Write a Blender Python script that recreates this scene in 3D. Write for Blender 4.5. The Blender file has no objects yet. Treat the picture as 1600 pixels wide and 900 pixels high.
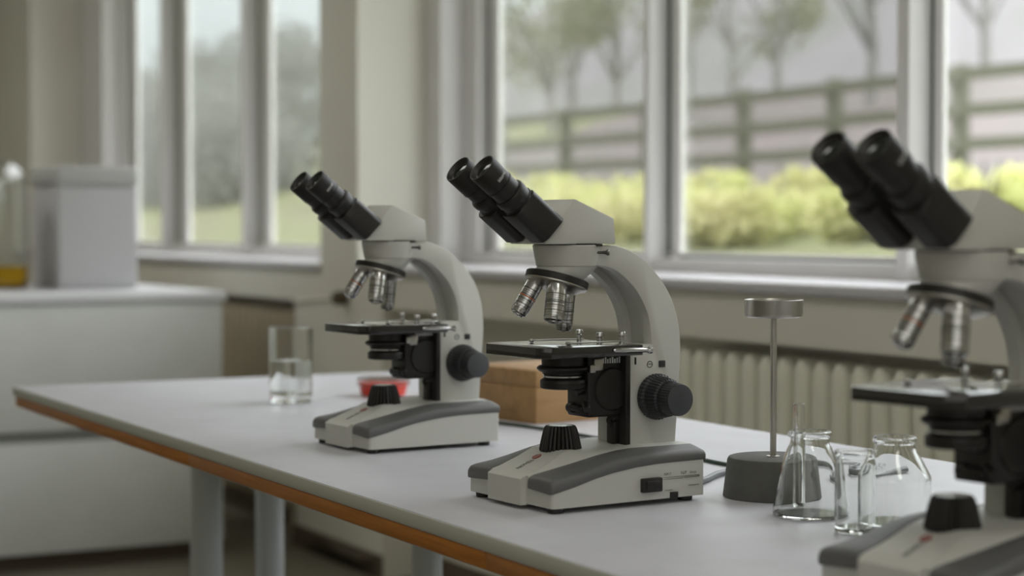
import bpy, bmesh, math, random
from mathutils import Vector, Matrix
R = math.radians
random.seed(7)
SC = bpy.context.scene
COL = SC.collection

# ------------------------------------------------------------------ materials
def lin(r, g, b):
    f = lambda c: (c/255/12.92) if c/255 <= .04045 else ((c/255+.055)/1.055)**2.4
    return (f(r), f(g), f(b), 1)

def mat(name, col, rough=.5, metal=0, spec=.5, bump=None, var=None, coat=0):
    m = bpy.data.materials.new(name); m.use_nodes = True
    nt = m.node_tree; b = nt.nodes['Principled BSDF']
    b.inputs['Base Color'].default_value = col
    b.inputs['Roughness'].default_value = rough
    b.inputs['Metallic'].default_value = metal
    b.inputs['Specular IOR Level'].default_value = spec
    if coat: b.inputs['Coat Weight'].default_value = coat
    if var or bump:
        tc = nt.nodes.new('ShaderNodeTexCoord')
    if var:                                            # (scale, other colour, low, high)
        n = nt.nodes.new('ShaderNodeTexNoise'); n.inputs['Scale'].default_value = var[0]; n.inputs['Detail'].default_value = 4
        nt.links.new(tc.outputs['Object'], n.inputs['Vector'])
        mr = nt.nodes.new('ShaderNodeMapRange'); mr.inputs[1].default_value = var[2]; mr.inputs[2].default_value = var[3]
        nt.links.new(n.outputs['Fac'], mr.inputs[0])
        mx = nt.nodes.new('ShaderNodeMix'); mx.data_type = 'RGBA'
        mx.inputs[6].default_value = col; mx.inputs[7].default_value = var[1]
        nt.links.new(mr.outputs[0], mx.inputs[0]); nt.links.new(mx.outputs[2], b.inputs['Base Color'])
    if bump:                                           # (scale, strength, distance)
        n = nt.nodes.new('ShaderNodeTexNoise'); n.inputs['Scale'].default_value = bump[0]; n.inputs['Detail'].default_value = 3
        nt.links.new(tc.outputs['Object'], n.inputs['Vector'])
        bp = nt.nodes.new('ShaderNodeBump'); bp.inputs['Strength'].default_value = bump[1]; bp.inputs['Distance'].default_value = bump[2]
        nt.links.new(n.outputs['Fac'], bp.inputs['Height']); nt.links.new(bp.outputs[0], b.inputs['Normal'])
    return m

def glass(name, col=(1, 1, 1, 1), ior=1.46, rough=0, through=0):
    m = bpy.data.materials.new(name); m.use_nodes = True
    nt = m.node_tree; nt.nodes.clear()
    o = nt.nodes.new('ShaderNodeOutputMaterial'); g = nt.nodes.new('ShaderNodeBsdfGlass')
    g.inputs['Color'].default_value = col; g.inputs['IOR'].default_value = ior; g.inputs['Roughness'].default_value = rough
    if through:
        t = nt.nodes.new('ShaderNodeBsdfTransparent'); mx = nt.nodes.new('ShaderNodeMixShader'); mx.inputs[0].default_value = through
        nt.links.new(g.outputs[0], mx.inputs[1]); nt.links.new(t.outputs[0], mx.inputs[2]); nt.links.new(mx.outputs[0], o.inputs[0])
    else: nt.links.new(g.outputs[0], o.inputs[0])
    return m

def pane_mat(name):
    m = bpy.data.materials.new(name); m.use_nodes = True
    nt = m.node_tree; nt.nodes.clear()
    o = nt.nodes.new('ShaderNodeOutputMaterial'); t = nt.nodes.new('ShaderNodeBsdfTransparent'); g = nt.nodes.new('ShaderNodeBsdfGlossy')
    g.inputs['Roughness'].default_value = .02; t.inputs['Color'].default_value = (.97, .98, .97, 1)
    fr = nt.nodes.new('ShaderNodeFresnel'); fr.inputs['IOR'].default_value = 1.3
    mul = nt.nodes.new('ShaderNodeMath'); mul.operation = 'MULTIPLY'; mul.inputs[1].default_value = .6
    mx = nt.nodes.new('ShaderNodeMixShader')
    nt.links.new(fr.outputs[0], mul.inputs[0]); nt.links.new(mul.outputs[0], mx.inputs[0])
    nt.links.new(t.outputs[0], mx.inputs[1]); nt.links.new(g.outputs[0], mx.inputs[2]); nt.links.new(mx.outputs[0], o.inputs[0])
    return m

def wood(name, c1, c2, scale=(3, 40, 40), rough=.55):
    m = bpy.data.materials.new(name); m.use_nodes = True
    nt = m.node_tree; b = nt.nodes['Principled BSDF']; b.inputs['Roughness'].default_value = rough
    tc = nt.nodes.new('ShaderNodeTexCoord'); mp = nt.nodes.new('ShaderNodeMapping'); mp.inputs['Scale'].default_value = scale
    n = nt.nodes.new('ShaderNodeTexNoise'); n.inputs['Scale'].default_value = 1.5; n.inputs['Detail'].default_value = 6; n.inputs['Distortion'].default_value = .6
    cr = nt.nodes.new('ShaderNodeValToRGB'); cr.color_ramp.elements[0].position = .35; cr.color_ramp.elements[1].position = .68
    cr.color_ramp.elements[0].color = c1; cr.color_ramp.elements[1].color = c2
    nt.links.new(tc.outputs['Object'], mp.inputs[0]); nt.links.new(mp.outputs[0], n.inputs['Vector'])
    nt.links.new(n.outputs['Fac'], cr.inputs[0]); nt.links.new(cr.outputs[0], b.inputs['Base Color'])
    return m

M = dict(
    enamel=mat('white_enamel', (.545, .54, .5, 1), .42, bump=(900, .12, .0004)),
    cover=mat('grey_rubber_cover', (.115, .115, .112, 1), .48, bump=(1500, .15, .0003)),
    black=mat('black_paint', (.012, .0105, .009, 1), .45, bump=(1200, .08, .0003)),
    blackmatt=mat('black_matt_plastic', (.013, .012, .011, 1), .48),
    knob=mat('charcoal_plastic', (.028, .03, .033, 1), .45),
    knobface=mat('charcoal_cap', (.055, .059, .064, 1), .55),
    stage=mat('black_stage', (.016, .014, .013, 1), .14, coat=.6),
    chrome=mat('polished_metal', (.55, .55, .545, 1), .18, 1),
    steel=mat('brushed_metal', (.5, .48, .44, 1), .32, 1),
    darkmetal=mat('dark_metal', (.16, .155, .145, 1), .35, .9),
    white_ink=mat('white_ink', (.75, .75, .73, 1), .6),
    dark_ink=mat('grey_ink', (.1, .1, .095, 1), .6),
    red_ink=mat('red_ink', (.3, .05, .04, 1), .5),
    orange_ink=mat('orange_ink', (.5, .13, .03, 1), .5),
    green_ink=mat('green_ink', (.1, .28, .04, 1), .5),
    lens=glass('lens_glass', (.85, .9, .9, 1), 1.5),
    coated=mat('coated_lens', (.008, .011, .01, 1), .12),
    frosted=mat('frosted_glass', (.62, .63, .61, 1), .25),
    laminate=mat('grey_white_laminate', (.57, .57, .61, 1), .4, var=(14, (.53, .53, .565, 1), .4, .7), bump=(700, .08, .0003)),
    edge=mat('laminate_edge', (.5, .5, .43, 1), .5),
    orange_wood=wood('orange_beech_edge', lin(160, 97, 28), lin(182, 117, 40), (6, 60, 120)),
    box_wood=wood('box_wood', lin(156, 120, 78), lin(174, 138, 92), (4, 30, 30)),
    legmetal=mat('grey_metal_paint', (.52, .55, .57, 1), .32, .3),
    stone=mat('grey_cast_stone', (.1, .1, .09, 1), .75, bump=(260, .25, .0006), var=(60, (.085, .084, .076, 1), .4, .65)),
    glass=glass('clear_glass', (.985, .99, .985, 1), 1.47),
    water=glass('water', (.99, .995, .99, 1), 1.333),
    yellow=glass('yellow_liquid', (.88, .68, .12, 1), 1.33),
    red=mat('red_gel', (.68, .045, .02, 1), .25),
    lid=glass('clear_plastic', (.98, .95, .95, 1), 1.35, .05),
    cord=mat('grey_cord', (.13, .14, .145, 1), .45),
    green_cord=mat('dark_green_cord', (.03, .055, .04, 1), .5),
    wall=mat('cream_wall_paint', (.76, .745, .66, 1), .7, bump=(120, .1, .001), var=(2.5, (.73, .71, .625, 1), .4, .7)),
    sill=mat('white_sill_paint', (.58, .575, .59, 1), .5),
    frame=mat('white_frame_paint', (.78, .77, .76, 1), .45),
    gasket=mat('dark_green_gasket', (.018, .04, .03, 1), .6),
    gasket_grey=mat('grey_gasket', (.34, .35, .31, 1), .6),
    worktop=mat('worktop_laminate', (.66, .66, .67, 1), .4),
    pane=pane_mat('window_glass'),
    radiator=mat('cream_radiator_paint', (.84, .83, .71, 1), .35),
    radiator_shaded=mat('shaded_radiator_paint', (.45, .385, .27, 1), .45),  # radiator paint darkened: the niche shade is put into the colour
    brown=mat('dark_brown_skirting', (.11, .08, .055, 1), .6),
    floor=mat('brown_grey_linoleum', (.21, .19, .15, 1), .55, var=(3, (.17, .15, .115, 1), .35, .7)),
    ceiling=mat('ceiling_paint', (.7, .69, .66, 1), .8),
    cabinet=mat('cabinet_laminate', (.59, .6, .57, 1), .5, var=(6, (.56, .57, .535, 1), .4, .7)),
    seam=mat('cabinet_shadow_gap', (.24, .245, .225, 1), .7),
    plastic=mat('white_plastic', (.54, .535, .55, 1), .5),
    plastic_dim=mat('off_white_plastic', (.5, .5, .49, 1), .5),
    pipe=mat('brown_pipe', (.09, .065, .04, 1), .5),
    grass=mat('spring_grass', (.125, .142, .05, 1), .9, var=(.7, (.13, .13, .065, 1), .35, .65)),
    bush=mat('spring_bush_leaves', (.56, .59, .25, 1), .8, var=(1.2, (.58, .55, .3, 1), .4, .65)),
    bank=mat('dry_earth_bank', (.125, .106, .099, 1), .95, var=(.35, (.105, .097, .085, 1), .4, .6)),
    hill=mat('grey_wooded_hill', (.15, .146, .144, 1), .95, var=(.12, (.13, .135, .118, 1), .4, .6)),
    fence=mat('weathered_fence_wood', (.098, .1, .07, 1), .9),
    bark=mat('grey_bark', (.19, .186, .17, 1), .9),
    leaf_dark=mat('grey_green_leaves', (.28, .29, .265, 1), .85, var=(.3, (.31, .32, .29, 1), .4, .6)),
    leaf_pale=mat('pale_spring_leaves', (.25, .26, .17, 1), .85, var=(.4, (.22, .22, .17, 1), .4, .6)),
)

for k in ('bush', 'leaf_dark', 'leaf_pale'):
    nt = M[k].node_tree; pb = nt.nodes['Principled BSDF']; out = nt.nodes['Material Output']
    tr = nt.nodes.new('ShaderNodeBsdfTranslucent'); mx = nt.nodes.new('ShaderNodeMixShader'); mx.inputs[0].default_value = .5
    nt.links.new(pb.inputs['Base Color'].links[0].from_socket, tr.inputs['Color'])
    nt.links.new(pb.outputs[0], mx.inputs[1]); nt.links.new(tr.outputs[0], mx.inputs[2]); nt.links.new(mx.outputs[0], out.inputs[0])

# ------------------------------------------------------------------ mesh helpers
def link(name, me, parent=None, m=None):
    o = bpy.data.objects.new(name, me); COL.objects.link(o)
    if parent: o.parent = parent
    if m: me.materials.append(m)
    return o

def done(name, bm, m, parent=None, sharp=32, loc=None, scale=1.0, weld=True):
    if weld: bmesh.ops.remove_doubles(bm, verts=bm.verts, dist=1e-7)
    bmesh.ops.recalc_face_normals(bm, faces=bm.faces)
    if scale != 1.0: bmesh.ops.scale(bm, vec=(scale,)*3, verts=bm.verts)
    s = R(sharp)
    for f in bm.faces: f.smooth = True
    for e in bm.edges:
        if len(e.link_faces) == 2: e.smooth = e.calc_face_angle(0) < s
    me = bpy.data.meshes.new(name); bm.to_mesh(me); bm.free()
    o = link(name, me, parent, m)
    if loc: o.location = loc
    return o

def bevel(bm, w, ang=40, seg=2, filt=None):
    es = [e for e in bm.edges if len(e.link_faces) == 2 and e.calc_face_angle(0) > R(ang) and (filt is None or filt(e))]
    if es: bmesh.ops.bevel(bm, geom=es, offset=w, segments=seg, profile=.5, affect='EDGES', clamp_overlap=True)

def box(bm, x0, x1, y0, y1, z0, z1, bev=0, seg=2, mtx=None):
    t = bmesh.new()
    vs = [t.verts.new((x, y, z)) for x in (x0, x1) for y in (y0, y1) for z in (z0, z1)]
    for q in ((0, 1, 3, 2), (4, 6, 7, 5), (0, 4, 5, 1), (2, 3, 7, 6), (0, 2, 6, 4), (1, 5, 7, 3)): t.faces.new([vs[i] for i in q])
    bmesh.ops.recalc_face_normals(t, faces=t.faces)
    if bev: bevel(t, bev, seg=seg)
    if mtx: bmesh.ops.transform(t, matrix=mtx, verts=t.verts)
    merge(bm, t); return bm

def merge(bm, t):
    mp = {v: bm.verts.new(v.co) for v in t.verts}
    for f in t.faces:
        try: bm.faces.new([mp[v] for v in f.verts])
        except ValueError: pass
    t.free()

def skin(bm, rings, close=True, cap0=True, cap1=True):
    vr = [[bm.verts.new(p) for p in r] for r in rings]
    n = len(rings[0])
    for a, b in zip(vr, vr[1:]):
        for i in range(n if close else n-1):
            j = (i+1) % n
            try: bm.faces.new((a[i], a[j], b[j], b[i]))
            except ValueError: pass
    if cap0: bm.faces.new(vr[0])
    if cap1: bm.faces.new(vr[-1])
    return vr

def frame_of(axis, up=(0, 0, 1)):
    a = Vector(axis).normalized(); u = Vector(up)
    if abs(a.dot(u)) > .98: u = Vector((1, 0, 0))
    x = u.cross(a).normalized(); y = a.cross(x)
    return x, y, a

def lathe(bm, prof, n=40, o=(0, 0, 0), axis=(0, 0, 1), mod=None, closed=False, cap=True):
    """prof: list of (r, h) along the axis; r == 0 ends close on the axis"""
    x, y, a = frame_of(axis); o = Vector(o)
    rings = []
    for r, h in prof:
        rr = max(r, 1e-5)
        rings.append([o + a*h + (x*math.cos(2*math.pi*k/n) + y*math.sin(2*math.pi*k/n))*(rr*(mod(k, r, h) if mod else 1)) for k in range(n)])
    if closed: rings.append(rings[0])
    return skin(bm, rings, True, cap and not closed, cap and not closed)

def tube(bm, pts, r, n=12, caps=True):
    pts = [Vector(p) for p in pts]; rings = []
    rs = r if isinstance(r, (list, tuple)) else [r]*len(pts)
    px = None
    for i, p in enumerate(pts):
        t = (pts[min(i+1, len(pts)-1)] - pts[max(i-1, 0)]).normalized()
        if px is None: px = frame_of(t)[0]
        px = (px - t*px.dot(t)).normalized(); py = t.cross(px)
        rings.append([p + (px*math.cos(2*math.pi*k/n) + py*math.sin(2*math.pi*k/n))*rs[i] for k in range(n)])
    skin(bm, rings, True, caps, caps)

def spline(pts, k=8):
    P = [Vector(p) for p in pts]; P = [P[0]*2-P[1]] + P + [P[-1]*2-P[-2]]; out = []
    for i in range(1, len(P)-2):
        a, b, c, d = P[i-1:i+3]
        for j in range(k):
            t = j/k
            out.append(.5*((2*b)+(c-a)*t+(2*a-5*b+4*c-d)*t*t+(3*b-a-3*c+d)*t**3))
    out.append(P[-2]); return out

def prism(bm, poly, a, b, plane='xz', bev=0, seg=2):
    t = bmesh.new()
    f = {'xz': lambda p, w: (p[0], w, p[1]), 'xy': lambda p, w: (p[0], p[1], w), 'yz': lambda p, w: (w, p[0], p[1])}[plane]
    skin(t, [[f(p, a) for p in poly], [f(p, b) for p in poly]])
    bmesh.ops.recalc_face_normals(t, faces=t.faces)
    if bev: bevel(t, bev, seg=seg)
    merge(bm, t)

def ip(tab, x):
    tab = sorted(tab)
    if x <= tab[0][0]: return tab[0][1]
    for (a, va), (b, vb) in zip(tab, tab[1:]):
        if x <= b:
            t = (x-a)/(b-a); return va+(vb-va)*t
    return tab[-1][1]

def text_bm(s, size, extr=.0002):
    cu = bpy.data.curves.new('lettering', 'FONT'); cu.body = s; cu.size = size; cu.extrude = extr; cu.resolution_u = 3
    o = bpy.data.objects.new('lettering', cu); COL.objects.link(o)
    dg = bpy.context.evaluated_depsgraph_get(); dg.update()
    me = bpy.data.meshes.new_from_object(o.evaluated_get(dg))
    bm = bmesh.new(); bm.from_mesh(me)
    bpy.data.objects.remove(o); bpy.data.curves.remove(cu); bpy.data.meshes.remove(me)
    return bm

def empty(name, loc, rz=0):
    o = bpy.data.objects.new(name, None); COL.objects.link(o); o.location = loc; o.rotation_euler = (0, 0, rz); o.empty_display_size = .05
    return o

def tag(o, label, cat, group=None, kind=None):
    o['label'] = label; o['category'] = cat
    if group: o['group'] = group
    if kind: o['kind'] = kind
    return o

def struct(o, label=None):
    o['kind'] = 'structure'
    if label: o['label'] = label
    return o

def copy_tree(o, parent=None):
    c = o.copy(); COL.objects.link(c)
    if parent: c.parent = parent
    for ch in list(o.children): copy_tree(ch, c)
    return c

# ================================================================== MICROSCOPE (millimetres, X forward, Y near side, Z up)
MM = .001
ZW = [(95, 21), (85, 21.5), (55, 27.7), (33, 33.6), (8, 38.6), (-23, 42.4), (-55, 44.5), (-120, 45)]
ZS = [(95, 35.5), (85, 35.5), (60, 39), (36, 44), (10, 50.5), (-13, 54.5), (-32, 56), (-120, 56)]
YI = [(95, 39), (85, 39), (60, 43), (35, 48), (10, 53), (-13, 55), (-32, 55), (-120, 55)]
ZI = [(95, 35), (85, 36), (60, 41.5), (35, 47.5), (10, 54), (-13, 58), (-32, 59.3), (-120, 59.3)]
ZC = [(95, 32), (92, 33), (71, 41), (54.5, 47.6), (36, 56.6), (32, 57.6), (0, 57.4), (-30, 58), (-48, 60), (-120, 60)]
YC = [(95, 33), (70, 33), (34, 30), (0, 34), (-48, 40), (-120, 40)]
yo = lambda x: 79.6+(x+116)/201*4.4

def make_microscope():
    root = empty('microscope', (0, 0, 0))
    S = lambda n, bm, m, par=None, sharp=32: done(n, bm, M[m], par or root, sharp, scale=MM)
    # ---- base shell
    bm = bmesh.new()
    xs = [85, 83.5, 80, 70, 60, 55, 45, 35, 30, 20, 8, -5, -13, -23, -32, -48, -55, -80, -105, -114, -116]
    rings = []
    for x in xs:
        ins = {85: 3.2, 83.5: 1.0, -116: 1.5}.get(x, 0)
        half = [(yo(x)-ins, 6), (yo(x)-ins, ip(ZW, x)), (yo(x)-ins-3, ip(ZW, x)+1), (ip(YI, x)-1, ip(ZI, x)-1.5), (ip(YI, x)-3, ip(ZI, x)), (ip(YC, x)+1.5, ip(ZC, x)-.3), (ip(YC, x), ip(ZC, x))]
        rings.append([(x, y, z) for y, z in half] + [(x, -y, z) for y, z in reversed(half)])
    skin(bm, rings)
    nose = [(92, 4.5), (92, 32), (91, 33.3), (71, 41.3), (54.5, 48), (36, 57), (31, 58.2), (20, 58.2), (20, 4.5)]
    t = bmesh.new()
    skin(t, [[(x, y*ip(YC, x)/33, z) for x, z in nose] for y in (-33, -32, 32, 33)])
    merge(bm, t)
    S('base_shell', bm, 'enamel')
    # ---- grey side covers
    for s in (1, -1):
        bm = bmesh.new(); rings = []
        cx = [87, 86.4, 84.5, 80, 70, 60, 50, 40, 30, 20, 10, 0, -13, -23, -32, -50, -70, -90, -108, -114, -117]
        for i, x in enumerate(cx):
            k = {87: .55, 86.4: .8, 84.5: .95, -117: .9}.get(x, 1)
            Y, zw, zs, yi, zi = yo(min(x, 85)), ip(ZW, x), ip(ZS, x), ip(YI, x), ip(ZI, x)
            if x > 84: Y -= (1-k)*4
            top = lambda z: zw + (z-zw)*k
            h = zs-zw
            pr = [(Y+.3, zw-.2), (Y+1.2, zw+.8), (Y+1.4, top(zw+h*.5)), (Y+.4, top(zw+h*.75)), (Y-2, top(zw+h*.93)), (Y-6, top(zs+.3)), ((Y-6+yi)/2, top((zs+zi)/2+1.0)), (yi+2, top(zi+.6)), (yi, top(zi)-.4), (yi, top(zi)-6), (Y-6, zw-.2)]
            rings.append([(x, s*y, z) for y, z in pr])
        skin(bm, rings)
        S('side_cover', bm, 'cover', sharp=45)
    # ---- feet
    for x, y in ((74, 72), (74, -72), (-100, 66), (-100, -66)):
        bm = bmesh.new(); lathe(bm, [(7, 0), (8, .6), (8.4, 6.2)], 20, (x, y, 0)); S('rubber_foot', bm, 'blackmatt')
    # ---- nameplate on the nose: lettering and a round red mark
    up = Vector((-18.9, 0, 7.7)).normalized(); side = Vector((0, -1, 0)); nrm = up.cross(side).normalized()
    def on_nose(x): return Vector((x, 0, ip([(92, 33.3), (71, 41.3), (54.5, 48), (36, 57)], x)))
    bm = text_bm('NOVEX', 9.0, .12)
    for v in bm.verts:
        p = v.co.copy(); v.co = on_nose(77) + up*(p.x*.72) + side*(p.y-5) + nrm*(p.z+.15)
    S('nameplate_lettering', bm, 'cover')
    bm = bmesh.new(); lathe(bm, [(5.4, 0), (5.4, .5)], 28, on_nose(50)+nrm*.05, nrm); lg = S('round_badge', bm, 'red_ink'); lg['label'] = 'round red badge'
    bm = bmesh.new()
    for k in (-1, 1): box(bm, -2.6, 2.6, -.5, .5, 0, .25, mtx=Matrix.Translation(on_nose(50)+nrm*.5+up*k*1.4) @ Matrix((up.to_tuple()+(0,), side.to_tuple()+(0,), nrm.to_tuple()+(0,), (0, 0, 0, 1))).transposed())
    S('badge_bars', bm, 'frosted', lg)
    # ---- illuminator
    bm = bmesh.new(); n = 112
    fl = lambda k, r, h: 1 if r < 14.5 else (1.0, .975, .88, .975)[k % 4]
    lathe(bm, [(23, 54.5), (23.4, 57), (22, 64), (20, 73), (18, 79.5), (16.4, 82), (15.2, 82.6), (14.4, 82.7), (14.4, 81.2), (0, 81.2)], n, (19.5, 0, 0), mod=fl)
    il = S('illuminator_housing', bm, 'black', sharp=25)
    bm = bmesh.new(); lathe(bm, [(14.2, 81.0), (14.2, 82.3), (11.5, 82.9), (0, 83.3)], 40, (19.5, 0, 0)); S('light_lens', bm, 'frosted', il)
    # ---- arm
    outer = [(2, 278.3), (-20, 278.3), (-31.5, 278.1), (-41.8, 275.6), (-55.5, 270), (-69.3, 262.2), (-81.5, 252.4), (-93.8, 239.3), (-104.4, 224.8), (-111.5, 210.4), (-116.6, 194.6), (-119.2, 178.9), (-120.1, 162), (-119.6, 146), (-117.6, 118), (-115.4, 88), (-113.2, 59)]
    inner = [(2, 256.6), (-4, 256.6), (-9.5, 256.4), (-21.3, 254.6), (-34.9, 249.1), (-48.6, 239), (-60.7, 227), (-70, 212.8), (-75.6, 200), (-78.6, 186), (-80, 170.2), (-80, 169), (-74, 169), (-55, 169), (-51.5, 165.5), (-51.5, 120), (-51.5, 59)]
    sm = lambda P: [(p.x, p.y) for p in spline([(x, z, 0) for x, z in P], 3)]
    outer = outer[:2] + sm(outer[2:])
    head_, curve, foot_ = inner[:2], sm(inner[2:11]), inner[11:]
    inner = head_ + curve + foot_
    nc = len(head_)+len(curve)
    groove = list(inner)
    for i in range(4, nc):
        x, z = inner[i]; c = Vector((10, 165)); d = (Vector((x, z))-c).normalized()*7; groove[i] = (x+d.x, z+d.y)
    groove[nc] = (groove[nc-1][0], 169)
    bm = bmesh.new()
    def inset(poly, w):
        out = []; n = len(poly)
        for i in range(n):
            a, b, c = Vector(poly[i-1]), Vector(poly[i]), Vector(poly[(i+1) % n])
            d1 = (b-a); d2 = (c-b)
            d1 = d1.normalized() if d1.length > 1e-6 else Vector((1, 0)); d2 = d2.normalized() if d2.length > 1e-6 else d1
            nn = Vector((d1.y+d2.y, -(d1.x+d2.x)))
            out.append(tuple(b + (nn.normalized()*w if nn.length > 1e-6 else Vector((0, 0)))))
        return out
    PA = outer + inner[::-1]; PG = outer + groove[::-1]
    area = sum(PA[i-1][0]*PA[i][1]-PA[i][0]*PA[i-1][1] for i in range(len(PA)))
    w = -1.3 if area > 0 else 1.3
    levels = [(inset(PA, w), -31.4), (inset(PA, w*.3), -31), (PA, -30), (PA, -17), (PG, -15.5), (PG, 15.5), (PA, 17), (PA, 30), (inset(PA, w*.3), 31), (inset(PA, w), 31.4)]
    skin(bm, [[(x, y, z) for x, z in p] for p, y in levels])
    arm = S('arm', bm, 'enamel', sharp=28)
    # marks on the arm's near side
    bm = bmesh.new(); lathe(bm, [(3.9, 0), (3.9, .5), (3.0, .5), (3.0, 0)], 28, (-77.5, 31.3, 147), (0, 1, 0), closed=True); S('badge_ring', bm, 'dark_ink', arm)
    bm = bmesh.new(); box(bm, -2, 2, 0, .4, -.4, .4, mtx=Matrix.Translation((-77.5, 31.3, 147.3))); S('badge_mark', bm, 'dark_ink', arm)
    bm = bmesh.new(); box(bm, -98.5, -89.5, 31.2, 32.6, 143.3, 150.7, .8); box(bm, -97, -91, 32.4, 32.9, 146.5, 147.5); S('type_plate', bm, 'knob', arm)
    bm = bmesh.new(); box(bm, -59.2, -56.8, 31.2, 32.2, 147.5, 155.5, .6); S('slot', bm, 'blackmatt', arm)
    # ---- head carrier (bowl) and nosepiece mount
    bm = bmesh.new()
    lathe(bm, [(0, 278.6), (38, 278.6), (38.5, 278), (37, 268), (34.6, 256.4), (33.6, 255.6), (0, 255.6)], 64, (10, 0, 0))
    th = R(16); Xp = Vector((math.cos(th), 0, math.sin(th))); a0 = Vector((math.sin(th), 0, -math.cos(th))); dc = Vector((25, 0, 238))
    top = [Vector((10+33.2*math.cos(2*math.pi*k/64), 33.2*math.sin(2*math.pi*k/64), 255.8)) for k in range(64)]
    bot = [dc - a0*6.5 + Xp*27*math.cos(2*math.pi*k/64) + Vector((0, 27*math.sin(2*math.pi*k/64), 0)) for k in range(64)]
    skin(bm, [top, bot])
    S('nosepiece_mount', bm, 'enamel')
    bm = bmesh.new(); lathe(bm, [(37.2, 278.3), (37.2, 280.4)], 64, (10, 0, 0)); box(bm, -9, -2, 34, 38.8, 277.2, 279.6, .3); S('seam_ring', bm, 'black')
    bm = bmesh.new(); lathe(bm, [(1.5, 0), (1.5, 5), (2, 9), (3.4, 11), (3.4, 12.6), (2.6, 13.2)], 20, (-6, 33, 270.6), (-.75, .66, 0)); S('lock_screw', bm, 'darkmetal')
    # ---- revolving nosepiece
    bm = bmesh.new()
    lathe(bm, [(30, -7.2), (33.6, -7), (34.8, -6), (34.8, .2), (33.8, .8), (20, .8)], 72, dc, a0)
    ns = S('revolving_nosepiece', bm, 'black')
    bm = bmesh.new(); lathe(bm, [(34.2, .6), (34.2, 1.8), (33, 3.4), (31.5, 4), (30, 4.4), (24, 8.0), (14, 9.6), (0, 10)], 72, dc, a0); S('turret_plate', bm, 'steel', ns)
    def objective(base, tip, r, band, tipr):
        b, t_ = Vector(base), Vector(tip); ax = t_-b; L = ax.length
        g = lambda f: f*L
        bm = bmesh.new()
        pr = [(r*.9, -2), (r, 0), (r, g(.30)), (r*.96, g(.305)), (r*.96, g(.32)), (r, g(.325)), (r, g(.46)), (r*.965, g(.465)), (r*.965, g(.48)), (r, g(.485)), (r, g(.58)), (r*.965, g(.585)), (r*.965, g(.6)), (r, g(.605)), (r, g(.70)), (r*.97, g(.705)), (r*.97, g(.715)), (r, g(.72)), (r, g(.885)), (r*.97, g(.90)), (r*.955, g(.93)), (r*.86, g(.955)), (r*.74, g(.962)), (max(tipr, r*.5), g(.97)), (tipr, g(.985)), (tipr*.9, g(1.0)), (tipr*.6, g(1.0)), (0, g(.99))]
        lathe(bm, pr, 44, b, ax)
        ob = S('objective', bm, 'chrome', sharp=30)
        bm = bmesh.new(); lathe(bm, [(r+.15, g(.50)), (r+.15, g(.53))], 44, b, ax); S('colour_ring', bm, band, ob)
        bm = bmesh.new()
        for q in (.31, .365, .42, .473, .592, .64, .71, .78, .84): lathe(bm, [(r*.9, g(q)-.16), (r+.06, g(q)-.16), (r+.06, g(q)+.16), (r*.9, g(q)+.16)], 44, b, ax, closed=True)
        S('engraved_rings', bm, 'darkmetal', ob)
        bm = bmesh.new(); lathe(bm, [(tipr*.62, g(.98)), (0, g(1.004))], 24, b, ax); S('front_lens', bm, 'black', ob)
        return ob
    objective((43.3, -8.9, 241.5), (66.5, -14, 203), 9.6, 'orange_ink', 6.2)
    objective((35.1, 17.5, 239), (44.6, 23.5, 195.5), 11.0, 'dark_ink', 6.0)
    objective((5.8, -6.5, 232), (8.2, -12, 183.4), 9.6, 'dark_ink', 2.4)
    # ---- head prism body
    bm = bmesh.new()
    prism(bm, [(24.6, 328), (-26.4, 307.3), (-28.8, 279.8), (61.5, 279.8), (63.5, 281.6)], -35.2, 35.2, 'xz', 1.0)
    S('head_body', bm, 'enamel')
    # ---- binocular tubes
    ax = Vector((math.cos(R(38)), 0, math.sin(R(38)))); vv = Vector((-ax.z, 0, ax.x))
    for s in (1, -1):
        B = Vector((47.75, 24.6*s, 291.8))
        bm = bmesh.new(); rings = []
        def rr(hw, hh, rad, h):
            out = []
            for cx_, cy_, a_ in ((hw-rad, hh-rad, 0), (-(hw-rad), hh-rad, 90), (-(hw-rad), -(hh-rad), 180), (hw-rad, -(hh-rad), 270)):
                for k in range(7):
                    q = R(a_+15*k); v_ = cy_+rad*math.sin(q)-1.5; out.append(B + ax*(h - (.11*v_ if h < 20 else 0)) + Vector((0, cx_+rad*math.cos(q), 0)) + vv*v_)
            return out
        for hw, hh, rad, h in ((17.2, 18.4, 8.5, 6.0), (17.2, 18.4, 8.5, 52), (16.6, 17.8, 8.5, 53)): rings.append(rr(hw, hh, rad, h))
        skin(bm, rings)
        tb = S('prism_tube', bm, 'black')
        bm = bmesh.new()
        lathe(bm, [(17.6, 52.4), (18.3, 53), (18.3, 54.4), (17.2, 54.8), (17.2, 60.5), (17.9, 61), (18.2, 62.5), (18.2, 67), (17.4, 68.8), (16, 69.4), (14, 69.4)], 48, B, ax)
        S('collar', bm, 'blackmatt', tb)
        bm = bmesh.new()
        lathe(bm, [(15.3, 60), (15.3, 81.6), (16.3, 82), (16.3, 83.6), (15.6, 83.9), (15.6, 84.6), (16.25, 85), (16.25, 109.8), (15.9, 110.6), (15.0, 110.5), (14.4, 109.4), (11.5, 106.4), (9, 105.6), (0, 105.6)], 48, B, ax)
        ey = S('eyepiece', bm, 'blackmatt', sharp=25)
        bm = bmesh.new(); lathe(bm, [(9.4, 105.3), (9.2, 106), (6, 106.8), (0, 107.1)], 32, B, ax); S('eye_lens', bm, 'coated', ey)
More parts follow.
